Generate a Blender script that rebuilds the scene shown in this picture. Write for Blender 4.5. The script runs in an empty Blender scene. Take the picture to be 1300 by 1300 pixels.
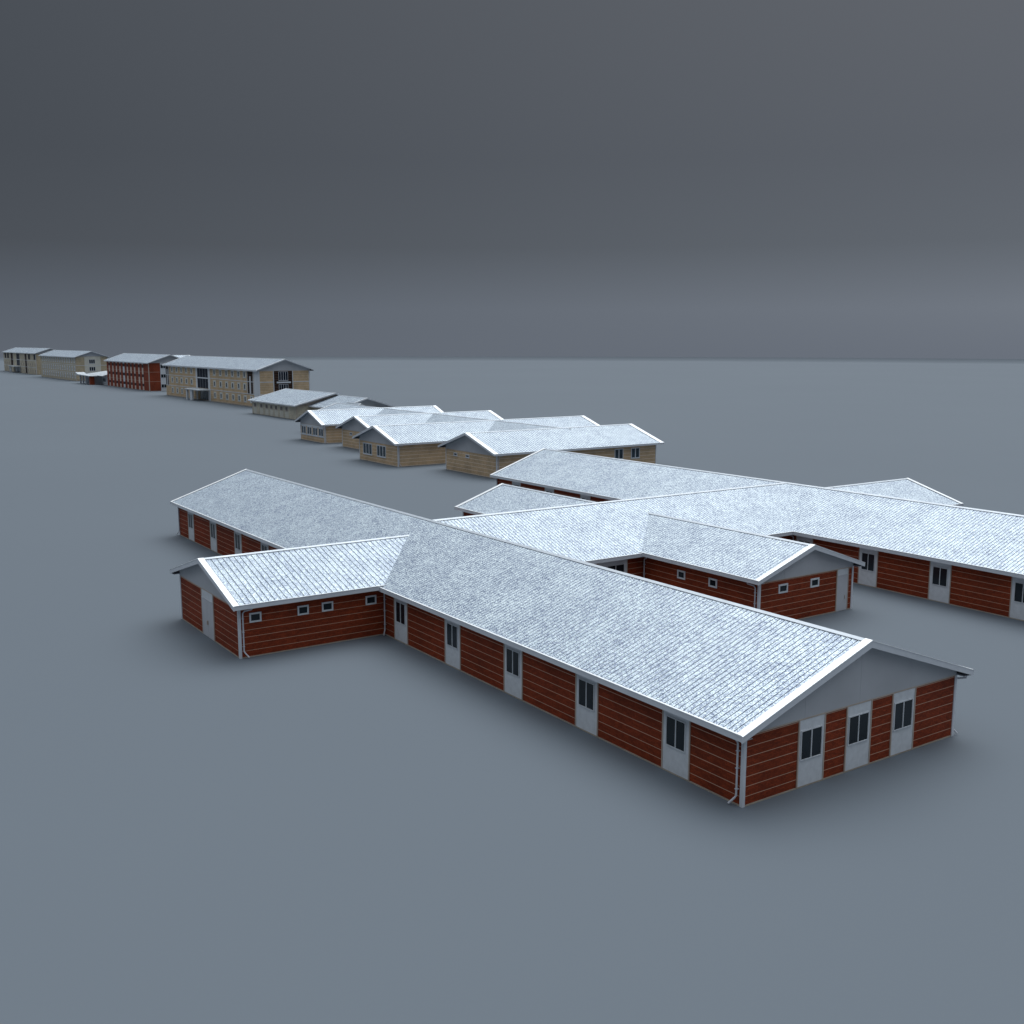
import bpy, bmesh, math, random
from mathutils import Vector
R = math.radians
random.seed(7)
scene = bpy.context.scene
C = scene.collection

# ---------------------------------------------------------------- camera
# Ground plan: u runs along the long wings (away to the left), v runs away to the right; world X = -u, Y = v.
CAM_U, CAM_V, CAM_Z = -32.17, -34.45, 21.0
cam_d = bpy.data.cameras.new('camera'); cam = bpy.data.objects.new('camera', cam_d); C.objects.link(cam)
cam_d.sensor_width = 36; cam_d.sensor_fit = 'HORIZONTAL'; cam_d.lens = 36 * 1353 / 1300
cam_d.clip_start = .5; cam_d.clip_end = 8000
cam.location = (-CAM_U, CAM_V, CAM_Z)
pt = R(9.07)
fwd = Vector((-0.82824 * math.cos(pt), 0.56037 * math.cos(pt), -math.sin(pt)))
cam.rotation_euler = fwd.to_track_quat('-Z', 'Y').to_euler()
scene.camera = cam

# ---------------------------------------------------------------- sky, key light, exposure
w = bpy.data.worlds.new('World'); scene.world = w; w.use_nodes = True
nt = w.node_tree; N = nt.nodes; L = nt.links
for n in list(N): N.remove(n)
def srgb(r, g, b, k=1.0):
    f = lambda c: (c/255/12.92 if c/255 <= .04045 else ((c/255+.055)/1.055)**2.4)*k
    return (f(r), f(g), f(b), 1)
out = N.new('ShaderNodeOutputWorld'); bg = N.new('ShaderNodeBackground'); L.new(bg.outputs[0], out.inputs[0])
tc = N.new('ShaderNodeTexCoord'); sep = N.new('ShaderNodeSeparateXYZ'); L.new(tc.outputs['Generated'], sep.inputs[0])
def ramp(stops):
    cr = N.new('ShaderNodeValToRGB'); e = cr.color_ramp.elements
    mr = N.new('ShaderNodeMapRange'); mr.inputs['From Min'].default_value = -.1; mr.inputs['From Max'].default_value = 1
    L.new(sep.outputs['Z'], mr.inputs['Value']); L.new(mr.outputs[0], cr.inputs[0])
    for i, (z, c) in enumerate(stops):
        p = (z+.1)/1.1
        if i < 2: el = e[i]; el.position = p
        else: el = e.new(p)
        el.color = c
    return cr
KEY = 1.0
top = [(.42, (.16*KEY, .18*KEY, .21*KEY, 1)), (.62, (.52*KEY, .57*KEY, .64*KEY, 1)), (.82, (.92*KEY, 1.0*KEY, 1.09*KEY, 1)), (1, (1.0*KEY, 1.08*KEY, 1.17*KEY, 1))]
left = ramp([(-.1, srgb(96,103,113)), (-.012, srgb(95,102,112)), (.03, srgb(90,97,107)), (.085, srgb(76,81,88)), (.16, srgb(72,77,84)), (.29, srgb(74,79,86))] + top)
right = ramp([(-.1, srgb(107,114,124)), (-.012, srgb(106,113,124)), (.03, srgb(112,119,129)), (.085, srgb(97,103,111)), (.16, srgb(93,98,106)), (.29, srgb(98,102,109))] + top)
dotn = N.new('ShaderNodeVectorMath'); dotn.operation = 'DOT_PRODUCT'; L.new(tc.outputs['Generated'], dotn.inputs[0])
dotn.inputs[1].default_value = (0.56037, 0.82824, 0)
mrx = N.new('ShaderNodeMapRange'); mrx.inputs['From Min'].default_value = -.43; mrx.inputs['From Max'].default_value = .43
L.new(dotn.outputs['Value'], mrx.inputs['Value'])
mix = N.new('ShaderNodeMix'); mix.data_type = 'RGBA'; L.new(mrx.outputs[0], mix.inputs['Factor'])
L.new(left.outputs[0], mix.inputs[6]); L.new(right.outputs[0], mix.inputs[7]); 
# broad key glow added to the sky out of view, high up beyond the buildings and a little to the right
def plan_dir(az, el):       # azimuth from the camera's heading, positive to the right
    f, r_ = Vector((-.82824, .56037, 0)), Vector((.56037, .82824, 0))
    return ((f*math.cos(R(az))+r_*math.sin(R(az)))*math.cos(R(el))+Vector((0, 0, math.sin(R(el))))).normalized()
KDIR = plan_dir(22, 60)
kd = N.new('ShaderNodeVectorMath'); kd.operation = 'DOT_PRODUCT'; L.new(tc.outputs['Generated'], kd.inputs[0]); kd.inputs[1].default_value = KDIR
km = N.new('ShaderNodeMapRange'); km.interpolation_type = 'SMOOTHSTEP'; km.inputs['From Min'].default_value = math.cos(R(41)); km.inputs['From Max'].default_value = math.cos(R(12))
L.new(kd.outputs['Value'], km.inputs['Value'])
ks = N.new('ShaderNodeMix'); ks.data_type = 'RGBA'; ks.blend_type = 'ADD'; L.new(km.outputs[0], ks.inputs['Factor'])
L.new(mix.outputs[2], ks.inputs[6]); ks.inputs[7].default_value = (1.75, 1.86, 1.96, 1)
L.new(ks.outputs[2], bg.inputs[0])
bg.inputs[1].default_value = 1

sl = bpy.data.lights.new('sun', 'SUN'); sun = bpy.data.objects.new('sun', sl); C.objects.link(sun)
sl.energy = .8; sl.angle = R(50); sl.color = (1, .98, .95)
sun.rotation_euler = (-KDIR).to_track_quat('-Z', 'Y').to_euler()

scene.view_settings.view_transform = 'Standard'; scene.view_settings.look = 'None'
scene.view_settings.exposure = 0; scene.view_settings.gamma = 1; scene.view_settings.use_curve_mapping = False
try: scene.cycles.max_bounces = 5
except Exception: pass

# ---------------------------------------------------------------- materials
def new_mat(name):
    m = bpy.data.materials.new(name); m.use_nodes = True
    return m, m.node_tree.nodes, m.node_tree.links, m.node_tree.nodes['Principled BSDF']
def coords(n, l, scale=(1, 1, 1)):
    # all meshes are built in metres about their building's base, so object coordinates are metric
    t = n.new('ShaderNodeTexCoord'); mp = n.new('ShaderNodeMapping'); mp.inputs['Scale'].default_value = scale
    l.new(t.outputs['Object'], mp.inputs[0]); return mp
def noise(n, l, src, scale, detail=3, rough=.55):
    x = n.new('ShaderNodeTexNoise'); x.inputs['Scale'].default_value = scale
    x.inputs['Detail'].default_value = detail; x.inputs['Roughness'].default_value = rough
    l.new(src.outputs[0], x.inputs['Vector']); return x
def cramp(n, l, src, stops, idx=0):
    c = n.new('ShaderNodeValToRGB'); e = c.color_ramp.elements
    for i, (p, col) in enumerate(stops):
        el = e[i] if i < 2 else e.new(p)
        el.position = p; el.color = col
    l.new(src.outputs[idx], c.inputs[0]); return c
def mixc(n, l, fac, a, b, mode='MIX'):
    m = n.new('ShaderNodeMix'); m.data_type = 'RGBA'; m.blend_type = mode
    for sock, val in ((m.inputs['Factor'], fac), (m.inputs[6], a), (m.inputs[7], b)):
        if hasattr(val, 'is_output'): l.new(val, sock)
        else: sock.default_value = val
    return m.outputs[2]
def math_(n, l, op, a, b=0.0, c=None):
    m = n.new('ShaderNodeMath'); m.operation = op
    for i, v in enumerate((a, b, c)):
        if v is None: continue
        if hasattr(v, 'is_output'): l.new(v, m.inputs[i])
        else: m.inputs[i].default_value = v
    return m.outputs[0]

def plain(name, col, rough=.6, vary=.12, metal=0, spec=.4, nscale=.9):
    m, n, l, b = new_mat(name)
    mp = coords(n, l); a = noise(n, l, mp, nscale, 5)
    lo = tuple(c*(1-vary) for c in col[:3])+(1,); hi = tuple(min(1, c*(1+vary)) for c in col[:3])+(1,)
    cr = cramp(n, l, a, [(.3, lo), (.7, hi)])
    l.new(cr.outputs[0], b.inputs['Base Color'])
    b.inputs['Roughness'].default_value = rough; b.inputs['Metallic'].default_value = metal
    b.inputs['Specular IOR Level'].default_value = spec
    return m

def cladding(name, base, dark, line, pitch, z_off=0.08, line_w=.05, brick=True, rough=.75):
    """board cladding: courses `pitch` high with a pale joint between them, fine brick grain inside a course"""
    m, n, l, b = new_mat(name)
    t = n.new('ShaderNodeTexCoord'); s = n.new('ShaderNodeSeparateXYZ'); l.new(t.outputs['Object'], s.inputs[0])
    zz = math_(n, l, 'DIVIDE', math_(n, l, 'SUBTRACT', s.outputs[2], z_off), pitch)
    fr = math_(n, l, 'FRACT', zz)
    ln = math_(n, l, 'LESS_THAN', fr, line_w/pitch)
    run = math_(n, l, 'ADD', s.outputs[0], s.outputs[1])
    cv = n.new('ShaderNodeCombineXYZ'); l.new(run, cv.inputs[0]); l.new(s.outputs[2], cv.inputs[1])
    bt = n.new('ShaderNodeTexBrick'); l.new(cv.outputs[0], bt.inputs['Vector'])
    bt.inputs['Scale'].default_value = 1; bt.inputs['Brick Width'].default_value = .26; bt.inputs['Row Height'].default_value = .0833
    bt.inputs['Mortar Size'].default_value = .006; bt.inputs['Mortar Smooth'].default_value = .3
    bt.inputs['Color1'].default_value = base; bt.inputs['Color2'].default_value = dark
    bt.inputs['Mortar'].default_value = tuple(c*.55 for c in dark[:3])+(1,) if brick else base
    mp = coords(n, l); big = noise(n, l, mp, .5, 4); fine = noise(n, l, mp, 9, 3)
    va = cramp(n, l, big, [(.3, (.78, .78, .78, 1)), (.7, (1.15, 1.12, 1.1, 1))])
    vb = cramp(n, l, fine, [(.3, (.8, .8, .8, 1)), (.7, (1.2, 1.2, 1.2, 1))])
    c1 = mixc(n, l, 1.0, bt.outputs['Color'], va.outputs[0], 'MULTIPLY')
    c1 = mixc(n, l, 1.0, c1, vb.outputs[0], 'MULTIPLY')
    c2 = mixc(n, l, ln, c1, line)
    l.new(c2, b.inputs['Base Color']); b.inputs['Roughness'].default_value = rough
    b.inputs['Specular IOR Level'].default_value = .25
    h = math_(n, l, 'ADD', math_(n, l, 'MULTIPLY', ln, -1.0), math_(n, l, 'MULTIPLY', bt.outputs['Fac'], -.3))
    bp = n.new('ShaderNodeBump'); bp.inputs['Strength'].default_value = .4; bp.inputs['Distance'].default_value = .02
    l.new(h, bp.inputs['Height']); l.new(bp.outputs[0], b.inputs['Normal'])
    return m

def sheet_roof(name, lo, mid, hi, rough=.42, metal=.25):
    """zinc coated profiled sheet with the blotchy spangle of galvanising"""
    m, n, l, b = new_mat(name)
    mp = coords(n, l)
    big = noise(n, l, mp, .5, 4, .6); med = noise(n, l, mp, 3.5, 4, .7); fin = noise(n, l, mp, 14, 2, .75)
    s = math_(n, l, 'ADD', math_(n, l, 'MULTIPLY', big.outputs[0], .10), math_(n, l, 'MULTIPLY', med.outputs[0], .30))
    s = math_(n, l, 'ADD', s, math_(n, l, 'MULTIPLY', fin.outputs[0], .60))
    c = n.new('ShaderNodeValToRGB'); e = c.color_ramp.elements
    e[0].position = .40; e[0].color = lo; e[1].position = .58; e[1].color = hi
    k = e.new(.475); k.color = mid
    l.new(s, c.inputs[0]); l.new(c.outputs[0], b.inputs['Base Color'])
    rr = n.new('ShaderNodeMapRange'); rr.inputs['To Min'].default_value = rough-.08; rr.inputs['To Max'].default_value = rough+.12
    l.new(med.outputs[0], rr.inputs['Value']); l.new(rr.outputs[0], b.inputs['Roughness'])
    b.inputs['Metallic'].default_value = metal
    return m

M = {}
M['red'] = cladding('red_brick_cladding', (.285, .047, .014, 1), (.185, .030, .009, 1), (.58, .37, .265, 1), .475, z_off=-.02, line_w=.03)
M['red_far'] = cladding('red_cladding_dark', (.30, .06, .026, 1), (.23, .048, .02, 1), (.42, .28, .22, 1), 4.05, z_off=4.0, line_w=.14)
M['tan'] = cladding('tan_board_cladding', (.60, .44, .28, 1), (.54, .395, .25, 1), (.80, .70, .56, 1), .60, brick=False, line_w=.06)
M['tan_tall'] = cladding('tan_panel_cladding', (.58, .43, .27, 1), (.54, .40, .25, 1), (.75, .66, .54, 1), .80, z_off=.4, brick=False, line_w=.05)
M['tan_pale'] = cladding('weathered_tan_cladding', (.50, .42, .29, 1), (.46, .385, .26, 1), (.50, .46, .38, 1), 1.35, brick=False, line_w=.06)
M['pale'] = cladding('grey_beige_cladding', (.54, .49, .38, 1), (.49, .45, .35, 1), (.54, .52, .46, 1), 1.35, brick=False, line_w=.06)
M['dark_slat'] = cladding('dark_slatted_cladding', (.035, .018, .012, 1), (.025, .014, .01, 1), (.16, .09, .06, 1), .8, brick=False, line_w=.08)
M['roof'] = sheet_roof('galvanised_roof_sheet', (.09, .12, .19, 1), (.265, .315, .395, 1), (.62, .70, .72, 1), rough=.42, metal=.5)
M['slot_shade'] = plain('roof_slot_shade', (.05, .07, .08, 1), .85, .2, spec=.1)  # shade inside the roof slots, put into their face colour
M['white'] = plain('white_trim_paint', (.62, .65, .69, 1), .45, .05)
M['cap'] = plain('white_flashing_metal', (.86, .88, .89, 1), .4, .05, .2)
M['gable'] = plain('pale_grey_gable_board', (.45, .465, .49, 1), .6, .06, nscale=.4)
M['panel'] = plain('off_white_infill_panel', (.64, .67, .70, 1), .6, .08, nscale=3)
M['trim_tan'] = plain('stone_coloured_trim', (.46, .39, .33, 1), .6, .08)
M['plinth'] = plain('concrete_plinth', (.36, .31, .25, 1), .85, .15)
M['pale_wall'] = cladding('olive_grey_cladding', (.60, .56, .45, 1), (.55, .51, .41, 1), (.42, .40, .33, 1), .45, brick=False, line_w=.04)
M['pale_panel'] = plain('stone_grey_panel', (.62, .60, .52, 1), .6, .08)
M['glass'] = plain('dark_window_glass', (.012, .019, .026, 1), .12, .35, spec=.32, nscale=.35)
M['glass_blue'] = plain('blue_window_glass', (.025, .045, .065, 1), .2, .4, spec=.35, nscale=1.2)
M['glass_dark'] = plain('unlit_stair_glass', (.012, .016, .028, 1), .5, .4, spec=.1, nscale=.6)
M['dark_frame'] = plain('dark_window_frame', (.06, .06, .07, 1), .6, .1)
M['ridge'] = plain('ridge_sheet_metal', (.50, .54, .58, 1), .45, .1, .3)
M['bay_stone'] = plain('pinkish_bay_panel', (.62, .51, .44, 1), .6, .08)
M['canopy'] = plain('pale_canopy_sheet', (.50, .54, .57, 1), .5, .15)
M['door'] = plain('light_grey_door_paint', (.52, .53, .56, 1), .5, .05)
M['pipe'] = plain('pale_downpipe_plastic', (.55, .56, .60, 1), .4, .04)
M['soffit'] = plain('soffit_board', (.42, .44, .48, 1), .7, .05)

gm, n, l, b = new_mat('smooth_grey_ground')
mp = coords(n, l); a = noise(n, l, mp, .012, 4)
cr = cramp(n, l, a, [(.3, (.125, .146, .168, 1)), (.7, (.130, .152, .174, 1))])
l.new(cr.outputs[0], b.inputs['Base Color']); b.inputs['Roughness'].default_value = .8; b.inputs['Specular IOR Level'].default_value = .15

# ---------------------------------------------------------------- mesh helpers
class MB:
    def __init__(s): s.v = []; s.f = []
    def add(s, vs, fs):
        k = len(s.v); s.v += vs; s.f += [tuple(i+k for i in f) for f in fs]
    def box(s, u0, u1, v0, v1, z0, z1):
        s.hexa([(u0,v0,z0),(u1,v0,z0),(u1,v1,z0),(u0,v1,z0)], [(u0,v0,z1),(u1,v0,z1),(u1,v1,z1),(u0,v1,z1)])
    def hexa(s, lo, hi):
        s.add(list(lo)+list(hi), [(0,1,2,3),(4,7,6,5),(0,4,5,1),(1,5,6,2),(2,6,7,3),(3,7,4,0)])
    def prism(s, ring0, ring1):
        k = len(ring0)
        s.add(list(ring0)+list(ring1), [tuple(range(k)), tuple(range(2*k-1, k-1, -1))] + [(i, (i+1) % k, k+(i+1) % k, k+i) for i in range(k)])
    def tube(s, pts, r, k=8):
        pts = [Vector(p) for p in pts]; rings = []
        for i, p in enumerate(pts):
            d = (pts[min(i+1, len(pts)-1)]-pts[max(i-1, 0)]).normalized()
            a = d.orthogonal().normalized(); bb = d.cross(a)
            if i and rings:                      # keep rings untwisted
                ref = rings[-1][0]-pts[i-1]; a = (ref-d*ref.dot(d)).normalized(); bb = d.cross(a)
            rings.append([p+(a*math.cos(2*math.pi*j/k)+bb*math.sin(2*math.pi*j/k))*r for j in range(k)])
        vs = [tuple(q) for rg in rings for q in rg]; fs = []
        for i in range(len(rings)-1):
            for j in range(k): fs.append((i*k+j, i*k+(j+1) % k, (i+1)*k+(j+1) % k, (i+1)*k+j))
        fs.append(tuple(range(k))); fs.append(tuple(range(len(vs)-1, len(vs)-k-1, -1)))
        s.add(vs, fs)

def obj(name, mb, mat, parent, solid=True):
    """link one mesh; mb is in plan coordinates (u, v, z), stored relative to the building's base"""
    root = parent
    while root.parent: root = root.parent
    bx, by, bz = root['base']
    me = bpy.data.meshes.new(name)
    me.from_pydata([(-p[0]-bx, p[1]-by, p[2]-bz) for p in mb.v], [], mb.f); me.update()
    if solid:
        bm = bmesh.new(); bm.from_mesh(me); bmesh.ops.recalc_face_normals(bm, faces=bm.faces); bm.to_mesh(me); bm.free()
    me.materials.append(mat)
    o = bpy.data.objects.new(name, me); C.objects.link(o); o.parent = parent
    return o

def thing(name, label, cat, u, v, group=None):
    o = bpy.data.objects.new(name, None); C.objects.link(o)
    o.location = (-u, v, 0); o['base'] = (-u, v, 0.0)
    o['label'] = label; o['category'] = cat
    if group: o['group'] = group
    return o

class Face:
    """a vertical wall plane: axis 'v' -> plane v=c, a runs along u; axis 'u' -> plane u=c, a runs along v. sgn = outward direction"""
    def __init__(s, axis, c, sgn): s.axis, s.c, s.s = axis, c, sgn
    def box(s, mb, a0, a1, d0, d1, z0, z1):
        c0, c1 = sorted((s.c+s.s*d0, s.c+s.s*d1))
        if s.axis == 'v': mb.box(a0, a1, c0, c1, z0, z1)
        else: mb.box(c0, c1, a0, a1, z0, z1)

def window(t, F, a0, a1, z0, z1, d=.0, panes=2, fr=.055, glass='glass', frame='white', sill=True, transom=False, part='window'):
    m = MB()
    F.box(m, a0, a0+fr, d, d+.06, z0, z1); F.box(m, a1-fr, a1, d, d+.06, z0, z1)
    F.box(m, a0+fr, a1-fr, d, d+.06, z0, z0+fr); F.box(m, a0+fr, a1-fr, d, d+.06, z1-fr, z1)
    for i in range(1, panes):
        x = a0+(a1-a0)*i/panes; F.box(m, x-fr*.6, x+fr*.6, d, d+.055, z0+fr, z1-fr)
    if transom: zz = z0+(z1-z0)*.42; F.box(m, a0+fr, a1-fr, d, d+.05, zz-.03, zz+.03)
    w_ = obj(part, m, M[frame], t)
    g = MB(); F.box(g, a0+fr*.5, a1-fr*.5, d-.02, d+.018, z0+fr*.5, z1-fr*.5); obj('pane', g, M[glass], w_)
    if sill:
        q = MB(); F.box(q, a0-.06, a1+.06, d, d+.11, z0-.06, z0-.002); obj('sill', q, M[frame], w_)
    return w_

def bay(t, F, a0, a1, wz=(1.37, 2.9), top=3.42, inset=(.30, .30)):
    """full-height white infill panel with a two-light window"""
    m = MB(); F.box(m, a0+.07, a1-.07, -.02, .02, .07, top); p = obj('infill_panel', m, M['panel'], t)
    for x0 in (a0, a1-.07): q = MB(); F.box(q, x0, x0+.07, -.02, .05, .07, top); obj('edge_trim', q, M['trim_tan'], p)
    window(t, F, a0+inset[0], a1-inset[1], wz[0], wz[1], d=.02, fr=.045, frame='panel', sill=False)

def downpipe(t, F, a, ztop, kick=1, overhang=.55):
    m = MB()
    def P(da, d, z):
        c = F.c+F.s*d
        return (a+da, c, z) if F.axis == 'v' else (c, a+da, z)
    m.tube([P(.55*kick, .40, ztop+.08), P(.55*kick, .36, ztop-.05), P(.12*kick, .14, ztop-.16), P(0, .11, ztop-.30), P(0, .11, .50), P(.06*kick, .16, .38), P(.26*kick, .34, .09)], .05)
    pp = obj('downpipe', m, M['pipe'], t)
    for z in (.8, 1.8, ztop-.7):
        br = MB(); F.box(br, a-.07, a+.07, 0, .17, z, z+.035); obj('pipe_bracket', br, M['pipe'], pp)

def bar(t, axis, a0, a1, b0, b1, e, r, wall, end0=True, end1=True, oh=.6, ro=.5, pitch=.33, ribs=True,
        gable_z=None, gable='gable', plinth=True, fz=.28, capw=.34, corner='white', roofmat='roof', s0=True, s1=True, slot=.062):
    """one straight wing: walls, profiled gable roof with ridge cap, barge boards, fascia and soffits.
    end0/end1: the gable at a0/a1 stands free; s0/s1: eave trim wanted on that side."""
    bm = (b0+b1)/2; half = (b1-b0)/2; sl_ = (r-e)/(half+oh)
    X = (lambda a, b_, z: (a, b_, z)) if axis == 'u' else (lambda a, b_, z: (b_, a, z))
    H = lambda b_: r - sl_*abs(b_-bm)
    def bx(m, A0, A1, B0, B1, z0, z1):
        if axis == 'u': m.box(A0, A1, B0, B1, z0, z1)
        else: m.box(B0, B1, A0, A1, z0, z1)
    th = .13
    zw = H(b0)-th+.04
    ring = lambda a: [X(a, b0, -.05), X(a, b1, -.05), X(a, b1, zw), X(a, bm, r-th+.04), X(a, b0, zw)]
    m = MB(); m.prism(ring(a0), ring(a1)); wl = obj('wall', m, M[wall], t)
    if plinth:
        m = MB()
        bx(m, a0-(.03 if end0 else 0), a1+(.03 if end1 else 0), b0-.03, b1+.03, -.05, .07)
        obj('plinth', m, M['plinth'], t)
    # roof sheets
    A0 = a0-(ro if end0 else 0); A1 = a1+(ro if end1 else 0)
    B0, B1 = b0-oh, b1+oh
    prof = []
    if ribs:
        k = max(1, int(round((A1-A0)/pitch))); p = (A1-A0)/k; w_ = slot
        for i in range(k):
            s = A0+i*p
            prof += [(s, 0), (s+p-w_*1.9, 0.003), (s+p-w_*1.5, .014), (s+p-w_, .014), (s+p-w_*.8, -.03), (s+p-w_*.2, -.03)]
        prof.append((A1, 0))
    else: prof = [(A0, 0), (A1, 0)]
    m = MB()
    for be in (B0, B1):
        vs = []; fs = []
        for (a, dz) in prof: vs += [X(a, bm, r+dz), X(a, be, e+dz)]
        for i in range(len(prof)-1): fs.append((2*i, 2*i+1, 2*i+3, 2*i+2))
        m.add(vs, fs)
        m.add([X(A0, bm, r-th), X(A1, bm, r-th), X(A1, be, e-th), X(A0, be, e-th)], [(0, 1, 2, 3)])
        m.add([X(A0, bm, r), X(A0, be, e), X(A0, be, e-th), X(A0, bm, r-th)], [(0, 1, 2, 3)])
        m.add([X(A1, bm, r), X(A1, be, e), X(A1, be, e-th), X(A1, bm, r-th)], [(0, 1, 2, 3)])
    rf = obj('roof', m, M[roofmat], t, solid=False)
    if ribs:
        rf.data.materials.append(M['slot_shade']); n1 = len(prof)-1
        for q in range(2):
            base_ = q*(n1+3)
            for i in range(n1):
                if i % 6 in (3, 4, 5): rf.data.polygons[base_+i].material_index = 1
    # ridge cap
    m = MB()
    for sg in (-1, 1):
        o0, o1 = .0, .2
        m.prism([X(A0, bm, r+.075), X(A0, bm+sg*o1, r+.05-sl_*o1), X(A0, bm+sg*o1, r+.02-sl_*o1), X(A0, bm, r+.04)],
                [X(A1, bm, r+.075), X(A1, bm+sg*o1, r+.05-sl_*o1), X(A1, bm+sg*o1, r+.02-sl_*o1), X(A1, bm, r+.04)])
    obj('ridge_cap', m, M['ridge'], rf)
    # fascia + gutter + soffit
    for sg, be, bw, on in ((-1, B0, b0, s0), (1, B1, b1, s1)):
        if not on: continue
        m = MB(); b_in, b_out = sorted((be, be+sg*.10))
        bx(m, A0, A1, b_in, b_out, e-fz, e+.015)
        obj('fascia', m, M['white'], rf)
        m = MB(); b_in, b_out = sorted((be+sg*.005, be+sg*.125)); bx(m, A0-.004, A1+.004, b_in, b_out, e+.017, e+.045)
        obj('gutter_lip', m, M['cap'], rf)
        m = MB(); b_in, b_out = sorted((bw+sg*.004, be)); bx(m, a0+.01 if not end0 else A0+.01, a1-.01 if not end1 else A1-.01, b_in, b_out, e-fz+.02, e-fz+.05)
        obj('soffit', m, M['soffit'], rf)
    # barge boards and free gables
    for flag, a, sg in ((end0, a0, -1), (end1, a1, 1)):
        if not flag: continue
        ae = a+sg*ro
        m = MB(); c = MB()
        for be, sb in ((B0, -1), (B1, 1)):
            bo = be+sb*.125; zo = r-sl_*(abs(bo-bm))
            lo_, hi_ = ae, ae+sg*.07
            m.prism([X(lo_, bm, r+.03), X(lo_, bo, zo+.03), X(lo_, bo, zo-.26), X(lo_, bm, r-.30)],
                    [X(hi_, bm, r+.03), X(hi_, bo, zo+.03), X(hi_, bo, zo-.26), X(hi_, bm, r-.30)])
            x0, x1 = ae+sg*.09, ae-sg*capw
            c.prism([X(x0, bm, r+.032), X(x0, bo, zo+.032), X(x0, bo, zo+.07), X(x0, bm, r+.09)],
                    [X(x1, bm, r+.032), X(x1, bo, zo+.032), X(x1, bo, zo+.07), X(x1, bm, r+.09)])
        bb = obj('barge_board', m, M['white'], rf)
        obj('verge_flashing', c, M['cap'], rf)
        gz = gable_z if gable_z is not None else e-.15
        m = MB(); d = .03*sg
        bl = b0+.02; zl = H(bl)-th-.01
        if zl > gz:
            ring = lambda x: [X(x, bl, gz), X(x, 2*bm-bl, gz), X(x, 2*bm-bl, zl), X(x, bm, r-th-.01), X(x, bl, zl)]
        else:
            q = half*(r-th-gz)/(r-th-zl) if r-th > zl else half
            ring = lambda x: [X(x, bm-q, gz), X(x, bm+q, gz), X(x, bm, r-th-.01)]
        m.prism(ring(a-sg*.02), ring(a+d)); g = obj('gable_cladding', m, M[gable], t)
        m = MB(); bx(m, *sorted((a+d, a+d+sg*.012)), b0+.15, b1-.15, gz-.035, gz+.035); obj('gable_trim', m, M['trim_tan'], g)
        for q in (.25, .5, .75):
            bb_ = b0+(b1-b0)*q; m = MB()
            bx(m, *sorted((a+d, a+d+sg*.006)), bb_-.012, bb_+.012, gz+.05, H(bb_)-th-.08)
            obj('panel_joint', m, M['gable'], g)
        if corner:
            for bc, sb in ((b0, -1), (b1, 1)):
                m = MB(); bx(m, *sorted((a+sg*.045, a-sg*.13)), *sorted((bc+sb*.045, bc-sb*.13)), .0, e-fz+.02); obj('corner_trim', m, M[corner], t)
    return rf

# ---------------------------------------------------------------- ground: one sheet with a gently rising far rim
def rim(az):       # distance at which the sheet starts to rise, az measured from the camera's axis to the right
    k = max(-1, min(1, az/R(26)))
    return 1200 - 75*k
gmb = MB(); seg = 160
rings = [0, 60, 150, 300, 500, 800]; vs = []; fs = []
for j in range(seg):
    th_ = 2*math.pi*j/seg
    dx, dy = math.cos(th_), math.sin(th_)
    az = math.atan2(dx*0.56037+dy*0.82824, dx*-0.82824+dy*0.56037)
    r0 = rim(az)
    for rr in rings[1:]: vs.append((-CAM_U+dx*rr, CAM_V+dy*rr, 0))
    for q in range(13):
        ph = R(40)*q/12; rr = r0+20*math.sin(ph); vs.append((-CAM_U+dx*rr, CAM_V+dy*rr, 20*(1-math.cos(ph))))
K = len(rings)-1+13
vs.append((-CAM_U, CAM_V, 0)); cidx = len(vs)-1
for j in range(seg):
    k = (j+1) % seg; fs.append((cidx, j*K, k*K))
    for i in range(K-1): fs.append((j*K+i, j*K+i+1, k*K+i+1, k*K+i))
me = bpy.data.meshes.new('ground'); me.from_pydata(vs, [], fs); me.update(); me.materials.append(gm)
for p in me.polygons: p.use_smooth = True
ground = bpy.data.objects.new('ground', me); C.objects.link(ground); ground['kind'] = 'structure'

# ---------------------------------------------------------------- 1 near complex of red single-storey wings
t = thing('red_brick_complex', 'near sprawling single-storey complex of red brick walls, white window bays and ribbed white roofs', 'building', 42, 29)
E_, RG = 3.69, 6.66
bar(t, 'u', 0, 84, 0, 16, E_, RG, 'red', gable_z=3.42)
bar(t, 'u', 0, 84.4, 42, 58, E_, RG, 'red', gable_z=3.42)
bar(t, 'v', 8, 50, 34.2, 50.2, E_-.002, RG-.004, 'red', end0=False, end1=False, plinth=False)
bar(t, 'v', -10.85, 7.5, 35.25, 47.9, E_+.1, 5.78, 'red', end1=False, pitch=.42, gable_z=3.42, plinth=True)
bar(t, 'v', 50.5, 68.8, 35.25, 47.9, E_+.1, 5.78, 'red', end0=False, pitch=.42, gable_z=3.42)
bar(t, 'u', 21.2, 63, 23.7, 34.3, E_+.05, 5.75, 'red', gable_z=3.42, plinth=True)
bays = [3.45, 10.5, 17.6, 24.62, 31.7, 50.4, 57.5, 64.45, 71.6, 78.8]
F0 = Face('v', 0, -1); F1 = Face('v', 42, -1)
for a in bays:
    if not 35 < a < 48: bay(t, F0, a, a+1.98)
for a in bays[1:] + [51.0]:
    if not (33.9 < a+1 < 50): bay(t, F1, a, a+1.98)
bay(t, F1, 3.45, 5.43)
G0 = Face('u', 0, -1)
for (a0, a1) in ((3.6, 5.5), (7.05, 8.98), (10.6, 12.5)): bay(t, G0, a0, a1, wz=(1.37, 2.86), top=3.40, inset=(.16, .24))
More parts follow.
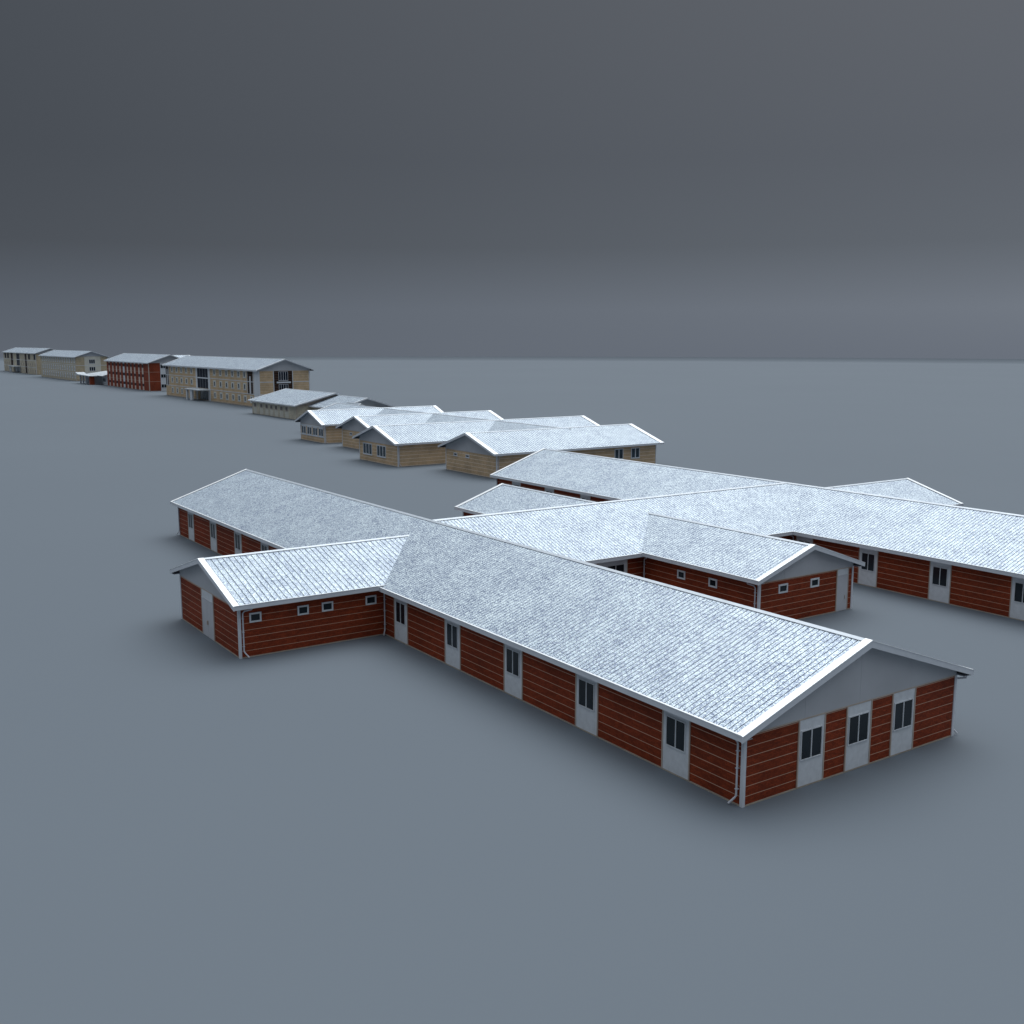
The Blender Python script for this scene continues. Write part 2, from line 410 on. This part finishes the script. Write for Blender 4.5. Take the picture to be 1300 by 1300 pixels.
bay(t, Face('u', 34.2, -1), 18.9, 22.0, inset=(.9, .35)); bay(t, Face('u', 34.2, -1), 36.6, 39.8, inset=(.5, .5))
# front wing: small high windows and the double door in its gable
W0 = Face('u', 35.25, -1)
for (a0, a1) in ((-10.12, -9.28), (-6.68, -5.86), (-4.87, -4.02), (-1.5, -.65)):
    window(t, W0, a0, a1, 2.38, 3.04, d=.0, panes=1, fr=.11, sill=False, frame='trim_tan' if False else 'panel')
D = Face('v', -10.85, -1)
def door(t, F, a0, a1, z1, top, leaves=2):
    m = MB(); F.box(m, a0+.08, a1-.08, -.02, .025, z1+.05, top); p = obj('infill_panel', m, M['panel'], t)
    for x0 in (a0, a1-.08): q = MB(); F.box(q, x0, x0+.08, -.02, .06, .02, top); obj('edge_trim', q, M['trim_tan'], p)
    m = MB()
    wl = (a1-a0-.16)/leaves
    F.box(m, a0+.08, a1-.08, -.02, .07, z1, z1+.05); dd = obj('door', m, M['door'], t)
    for i in range(leaves): m = MB(); F.box(m, a0+.08+i*wl+.015, a0+.08+(i+1)*wl-.015, -.02, .05, .03, z1); obj('door_leaf', m, M['door'], dd)
    x = (a0+a1)/2
    for sx in ((-.10, .07) if leaves == 2 else (.3,)): h = MB(); F.box(h, x+sx, x+sx+.03, .05, .11, .95, 1.25); obj('door_handle', h, M['trim_tan'], dd)
door(t, D, 40.25, 42.85, 2.75, 3.44)
X0 = Face('u', 21.2, -1)
for (a0, a1) in ((25.75, 26.75), (29.3, 30.28)): window(t, X0, a0, a1, 2.35, 3.05, panes=1, fr=.13, sill=False, frame='panel')
door(t, X0, 32.35, 33.75, 2.85, 3.44, leaves=1)
X1 = Face('v', 23.7, -1)
for a0 in (25.5, 29.05): window(t, X1, a0, a0+.9, 2.2, 2.9, panes=1, fr=.13, sill=False, frame='panel')
# rainwater pipes
downpipe(t, F0, .28, 3.33, kick=1); downpipe(t, Face('v', 16, 1), .2, 3.33, kick=-1)
downpipe(t, W0, -10.6, 3.42, kick=1); downpipe(t, F0, 35.0, 3.33, kick=-1); downpipe(t, F0, 83.8, 3.33, kick=1)
downpipe(t, Face('v', 23.7, -1), 33.9, 3.33, kick=-1); downpipe(t, X1, 21.5, 3.33); downpipe(t, Face('v', 42, -1), 33.95, 3.33)
downpipe(t, F1, 84.2, 3.33); downpipe(t, Face('v', 34.3, 1), 21.4, 3.33)

# ---------------------------------------------------------------- 2 tan single-storey complex with four parallel wings
t = thing('tan_wing_complex', 'tan single-storey complex of four parallel gabled wings right behind the red complex', 'building', 150, 72)
wings = [(105, 120.4, 55.5, 88.2, 3.95, 6.6), (127.9, 142.6, 50.5, 95, 4.0, 6.5), (151.2, 166.3, 58.2, 88.2, 3.92, 6.55), (174.0, 186.6, 57.8, 87.2, 3.98, 6.55)]
for (u0, u1, v0, v1, e, r) in wings:
    bar(t, 'v', v0, v1, u0, u1, e, r, 'tan', oh=.8, ro=.95, pitch=.5, slot=.09, gable_z=3.5, capw=.75)
bar(t, 'u', 112, 204, 67.5, 82.5, 3.9, 6.45, 'tan', end0=False, oh=.8, ro=.8, pitch=.5, slot=.09, gable_z=3.5)
F = Face('v', 50.5, -1)
for (a0, a1) in ((132.3, 135.7), (137.6, 141.1)): window(t, F, a0, a1, 1.15, 3.2, panes=3, fr=.16, glass='glass_blue')
F = Face('v', 55.5, -1)
for a0 in (113.0, 116.75): window(t, F, a0, a0+1.1, 2.55, 3.05, panes=1, fr=.13)
F = Face('v', 57.8, -1)
for z0, z1 in ((3.12, 3.45), (1.08, 1.25)): m = MB(); F.box(m, 174.15, 186.45, -.02, .06, z0, z1); obj('window_band_trim', m, M['panel'], t)
for a0 in (174.6, 177.6, 180.6, 183.6): window(t, F, a0, a0+2.4, 1.27, 3.1, panes=2, fr=.2, glass='glass_blue')
F = Face('v', 58.2, -1)
for a0 in (154.4, 158.0, 161.6): window(t, F, a0, a0+1.1, 2.6, 3.1, panes=1, fr=.13)
F = Face('u', 105, -1)
for (a0, a1) in ((79.0, 80.9), (82.6, 84.5)): window(t, F, a0, a1, 1.55, 3.35, panes=2, fr=.14, glass='glass_blue')
for (a, u) in ((50.7, 127.9), (58.0, 174.0), (55.8, 105)): downpipe(t, Face('u', u, -1), a, 3.6)

# ---------------------------------------------------------------- 3 low grey-beige hall
t = thing('low_beige_hall', 'low greyish beige single-storey hall with stepped ribbed roof behind the tan wings', 'building', 250, 91)
bar(t, 'u', 241.3, 274.5, 79.8, 102.2, 3.95, 7.0, 'pale_wall', oh=.9, ro=1.0, pitch=.7, slot=.12, gable_z=3.7, gable='trim_tan', corner='trim_tan')
bar(t, 'u', 224, 241.4, 84.2, 99.5, 3.75, 6.4, 'pale', end1=False, oh=.9, ro=1.6, pitch=.7, slot=.12, gable_z=3.6)
bar(t, 'u', 216.5, 224, 84.6, 89, 3.7, 5.4, 'pale', end1=False, oh=.5, ro=.6, pitch=.7, slot=.12, gable_z=3.5)
F = Face('v', 79.8, -1)
for a0 in (271.0, 266.0, 261.9, 258.2, 254.7, 250.8, 247.0, 239.9+.9 if False else 243.0)[:7]:
    m = MB(); F.box(m, a0-.2, a0+2.3, -.02, .04, .1, 3.5); obj('infill_panel', m, M['pale_panel'], t)
    window(t, F, a0+.2, a0+1.9, 2.05, 3.2, d=.04, panes=2, fr=.14, frame='trim_tan')

# ---------------------------------------------------------------- three-storey blocks
def band(t, F, a0, a1, z, h=.22, d=.07, mat='panel', name='floor_band'):
    m = MB(); F.box(m, a0, a1, -.02, d, z-h/2, z+h/2); return obj(name, m, M[mat], t)

def shaft(t, F, a0, a1, z0, z1, glass='glass', bars_=0, floors=(), name='glazed_strip'):
    m = MB(); F.box(m, a0, a1, -.02, .05, z0, z1); p = obj(name, m, M[glass], t)
    for x in (a0-.25, a1): q = MB(); F.box(q, x, x+.25, -.02, .12, z0, z1); obj('side_trim', q, M['panel'], p)
    for i in range(1, bars_): x = a0+(a1-a0)*i/bars_; q = MB(); F.box(q, x-.05, x+.05, .05, .09, z0, z1); obj('glazing_bar', q, M['soffit'], p)
    for z in floors: q = MB(); F.box(q, a0, a1, .05, .22, z-.2, z+.2); obj('spandrel', q, M['panel'], p)
    return p

# 4 tan three-storey block with glazed stair
t = thing('tan_three_storey_block', 'tan three-storey block with dark glazed stair bay and white entrance canopy', 'building', 350, 100)
bar(t, 'u', 298.5, 399.2, 91, 108.8, 12.05, 15.5, 'tan_tall', oh=.9, ro=1.1, pitch=.9, slot=.1, gable_z=11.75, fz=.45, capw=.5, corner=None)
F = Face('v', 91, -1)
for z in (8.15, 4.15): band(t, F, 298.5, 399.2, z)
band(t, F, 298.5, 399.2, .15, .3, mat='plinth')
m = MB(); F.box(m, 298.5, 302.3, -.02, .09, 0, 11.7); obj('corner_panel', m, M['panel'], t)
right_w = [310.8, 316.4, 322.3, 328.3, 334.4, 340.8]; left_w = [366.5, 372.8, 378.8, 384.7, 390.6]
for zi, z0 in enumerate((1.45, 5.45, 9.45)):
    for a in right_w + left_w + ([304.9] if zi == 0 else []):
        m = MB(); F.box(m, a-1.5, a+1.5, -.02, .035, z0-.3, z0+2.2); obj('infill_panel', m, M['pale_panel'], t)
        window(t, F, a-.75, a+.75, z0, z0+1.85, d=.035, panes=1, fr=.17, frame='panel')
p = shaft(t, F, 303.0, 308.0, 4.3, 11.6, 'dark_slat'); m = MB(); F.box(m, 305.0, 306.2, .05, .12, 4.3, 9.9); obj('light_strip', m, M['panel'], p)
p = shaft(t, F, 395.2, 398.8, 4.3, 11.6, 'dark_slat'); m = MB(); F.box(m, 396.6, 397.4, .05, .12, 4.3, 10.4); obj('light_strip', m, M['panel'], p)
shaft(t, F, 347.6, 359.6, 4.4, 11.7, 'glass_dark', bars_=4, floors=(8.1,), name='stair_glazing')
for a0, a1 in ((345.6, 347.35), (359.85, 361.4)): m = MB(); F.box(m, a0, a1, -.02, .08, 0, 11.7); obj('corner_panel', m, M['panel'], t)
m = MB(); F.box(m, 346.2, 363.5, 0, 4.0, 3.75, 4.1); cn = obj('entrance_canopy', m, M['canopy'], t)
for a0, a1 in ((355.6, 358.2), (361.4, 362.6)): m = MB(); F.box(m, a0, a1, 3.0, 3.6, 0, 3.75); obj('canopy_column', m, M['panel'], cn)
shaft(t, F, 348, 356.5, .2, 3.5, 'glass_blue', bars_=4, name='entrance_glazing')
G = Face('u', 298.5, -1)
for z in (8.15, 4.15): band(t, G, 91, 96.1, z); band(t, G, 102.8, 108.8, z)
p = shaft(t, G, 96.3, 102.6, 0.3, 11.7, 'dark_slat', name='slatted_strip')
for z0 in (.6, 4.5, 8.6): window(t, G, 97.9, 101.1, z0, z0+2.9, d=.06, panes=4, fr=.09, glass='glass_dark')
for z in (4.0, 8.0): band(t, G, 97.2, 102.0, z, .5, .25)
for a0, a1 in ((108.4, 108.8), (91, 91.5)): m = MB(); G.box(m, a0, a1, -.02, .08, 0, 11.7); obj('corner_trim', m, M['white'], t)

# 5 red three-storey block
t = thing('red_three_storey_block', 'red three-storey block striped with narrow pale window bays', 'building', 475, 104)
bar(t, 'u', 438, 511, 95.3, 113, 12.1, 15.5, 'red_far', oh=.9, ro=1.4, pitch=1.0, slot=.1, gable_z=12.0, fz=.4, capw=.5, corner=None)
bar(t, 'v', 104, 115, 440, 456, 12.1, 15.1, 'red_far', end0=False, oh=.9, ro=1.2, pitch=1.0, slot=.1, fz=.4, corner=None)
F = Face('v', 95.3, -1)
for i, a in enumerate((506, 499.2, 492.7, 486.1, 479.6, 473.2, 467, 460.9, 454, 448.1)):
    wd = 1.45 if i == 4 else 1.05
    for z0, z1 in ((.1, 1.7), (2.9, 5.7), (7.0, 9.8), (11.1, 11.8)):
        m = MB(); F.box(m, a-wd, a+wd, -.02, .08, z0, z1); obj('infill_panel', m, M['bay_stone'] if i != 4 else M['panel'], t)
    for z0, z1 in ((1.7, 2.9), (5.7, 7.0), (9.8, 11.1)): window(t, F, a-wd, a+wd, z0, z1, d=.0, panes=2, fr=.14, sill=False, frame='dark_frame', glass='glass_dark')
m = MB(); F.box(m, 438, 439.2, -.02, .09, 0, 11.8); obj('corner_trim', m, M['trim_tan'], t)
G = Face('u', 438, -1)
m = MB(); G.box(m, 100.0, 102.6, -.02, .08, 0, 12); p = obj('window_strip', m, M['panel'], t)
for z0 in (1.3, 5.6, 9.7): window(t, G, 100.1, 102.5, z0, z0+1.6, d=.08, panes=2, fr=.1)
m = MB(); G.box(m, 103.3, 103.6, -.02, .09, 0, 12); obj('corner_trim', m, M['trim_tan'], t)

# 6 entrance pavilion
t = thing('entrance_pavilion', 'small entrance pavilion with bright white folded canopy beside the red three-storey block', 'pavilion', 535, 93)
m = MB()
m.prism([(550, 89.2, 4.2), (551.5, 89.2, 5.6), (546, 89.2, 4.75), (522, 89.2, 4.5), (522, 89.2, 4.2)], [(550, 93.5, 4.2), (551.5, 93.5, 5.6), (546, 93.5, 4.75), (522, 93.5, 4.5), (522, 93.5, 4.2)])
m.prism([(548, 93.5, 4.3), (548, 93.5, 4.8), (513, 93.5, 4.6), (513, 93.5, 4.3)], [(538, 101, 5.9), (538, 101, 6.4), (512, 101, 6.9), (512, 101, 5.9)])
rf = obj('canopy_roof', m, M['canopy'], t)
m = MB(); m.box(514, 546.5, 96, 100.5, 0, 4.25); obj('wall', m, M['panel'], t)
for a in (546.5, 540.5, 533.5):
    m = MB(); m.box(a-.4, a+.4, 90.2, 90.9, 0, 4.22); obj('column', m, M['soffit'], t)
m = MB(); m.box(523.3, 525.6, 90.0, 92, 0, 4.22); obj('brick_pier', m, M['red_far'], t)
F = Face('v', 92.6, -1)
m = MB(); m.box(527, 546.3, 92.6, 96, 0, 4.2); obj('entrance_lobby', m, M['panel'], t)
for a0 in (528, 532, 541.5, 537): window(t, F, a0, a0+3, .2, 3.6, panes=2, fr=.2, glass='glass_blue', sill=False)
window(t, Face('v', 96, -1), 517.5, 523, 1.5, 3.3, panes=3, fr=.15)

# 7 pale three-storey block
t = thing('pale_three_storey_block', 'pale grey-beige three-storey block with many small windows between white pavilion and farthest block', 'building', 625, 104)
bar(t, 'u', 581, 677, 96, 112.5, 12.85, 16.0, 'pale', oh=.9, ro=1.1, pitch=1.1, slot=.12, gable_z=13.2, gable='soffit', fz=.4, capw=.5, corner='trim_tan')
F = Face('v', 96, -1)
for z in (8.6, 4.4): band(t, F, 581, 668, z)
for z0 in (1.7, 5.7, 9.9):
    a = 584.5
    while a < 675:
        m = MB(); F.box(m, a-1.3, a+1.3, -.02, .04, z0-.4, z0+2.3); obj('infill_panel', m, M['panel'], t)
        window(t, F, a-.7, a+.7, z0, z0+1.8, d=.04, panes=1, fr=.26, frame='panel', glass='glass')
        a += 6.1
G = Face('u', 581, -1)
for a0, a1 in ((96.2, 100.4), (109, 112.3)): m = MB(); G.box(m, a0, a1, -.02, .05, .2, 12.6); obj('side_panel', m, M['tan_pale'], t)
m = MB(); G.box(m, 100.5, 108.9, -.02, .06, .2, 13.1); obj('gable_panel', m, M['pale_panel'], t)
for z0 in (5.3, 9.3): window(t, G, 102.8, 106.0, z0, z0+2.3, d=.06, panes=3, fr=.15)
for z in (8.4, 4.3): band(t, G, 96, 112.5, z)

# 8 farthest three-storey block
t = thing('farthest_beige_block', 'farthest beige three-storey block at far left with tall dark glazed strips', 'building', 775, 109)
bar(t, 'u', 713, 835, 100, 117.5, 13.7, 16.9, 'pale', oh=.9, ro=1.1, pitch=1.2, slot=.13, gable_z=13.3, fz=.4, capw=.5, corner='trim_tan')
F = Face('v', 100, -1)
shaft(t, F, 796, 805, 4.6, 13.3, 'dark_slat'); shaft(t, F, 770.5, 782.5, 5.0, 13.2, 'glass_dark', bars_=3, floors=(9.0,), name='stair_glazing')
shaft(t, F, 744.5, 751, .4, 13.0, 'dark_slat')
for a0 in (824, 813, 733, 722, 714): 
    if a0 == 722: continue
    window(t, F, a0, a0+6.5, 9.5, 13.0, panes=3, fr=.2, frame='dark_frame', glass='glass_dark', sill=False)
m = MB(); F.box(m, 768, 797, 0, 3.5, 4.1, 4.55); cn = obj('entrance_canopy', m, M['canopy'], t)
for a0, a1 in ((790, 792), (795, 796)): m = MB(); F.box(m, a0, a1, 2.4, 3.0, 0, 4.1); obj('canopy_column', m, M['panel'], cn)
shaft(t, F, 771, 789, .2, 3.8, 'glass_blue', bars_=4, name='entrance_glazing')
for a in range(716, 834, 8): 
    for z0, h in ((1.2, 2.2), (5.2, 2.2)):
        if 744 < a < 752 or 768 < a+1 < 806: continue
        window(t, F, a, a+2, z0, z0+h, panes=1, fr=.5, frame='trim_tan', glass='glass')
band(t, F, 713, 835, 4.5); band(t, F, 713, 835, 8.9)
m = MB(); F.box(m, 713, 714, -.02, .1, 0, 13.2); obj('corner_panel', m, M['panel'], t)
G = Face('u', 713, -1)
m = MB(); G.box(m, 100.2, 117.3, -.02, .05, .2, 13.2); obj('side_panel', m, M['tan_pale'], t)
for z0 in (1.8, 6.4, 10.8): window(t, G, 102.6, 104.0, z0, z0+1.5, d=.05, panes=1, fr=.12)
for o in list(bpy.data.objects):
    if 'base' in o: del o['base']
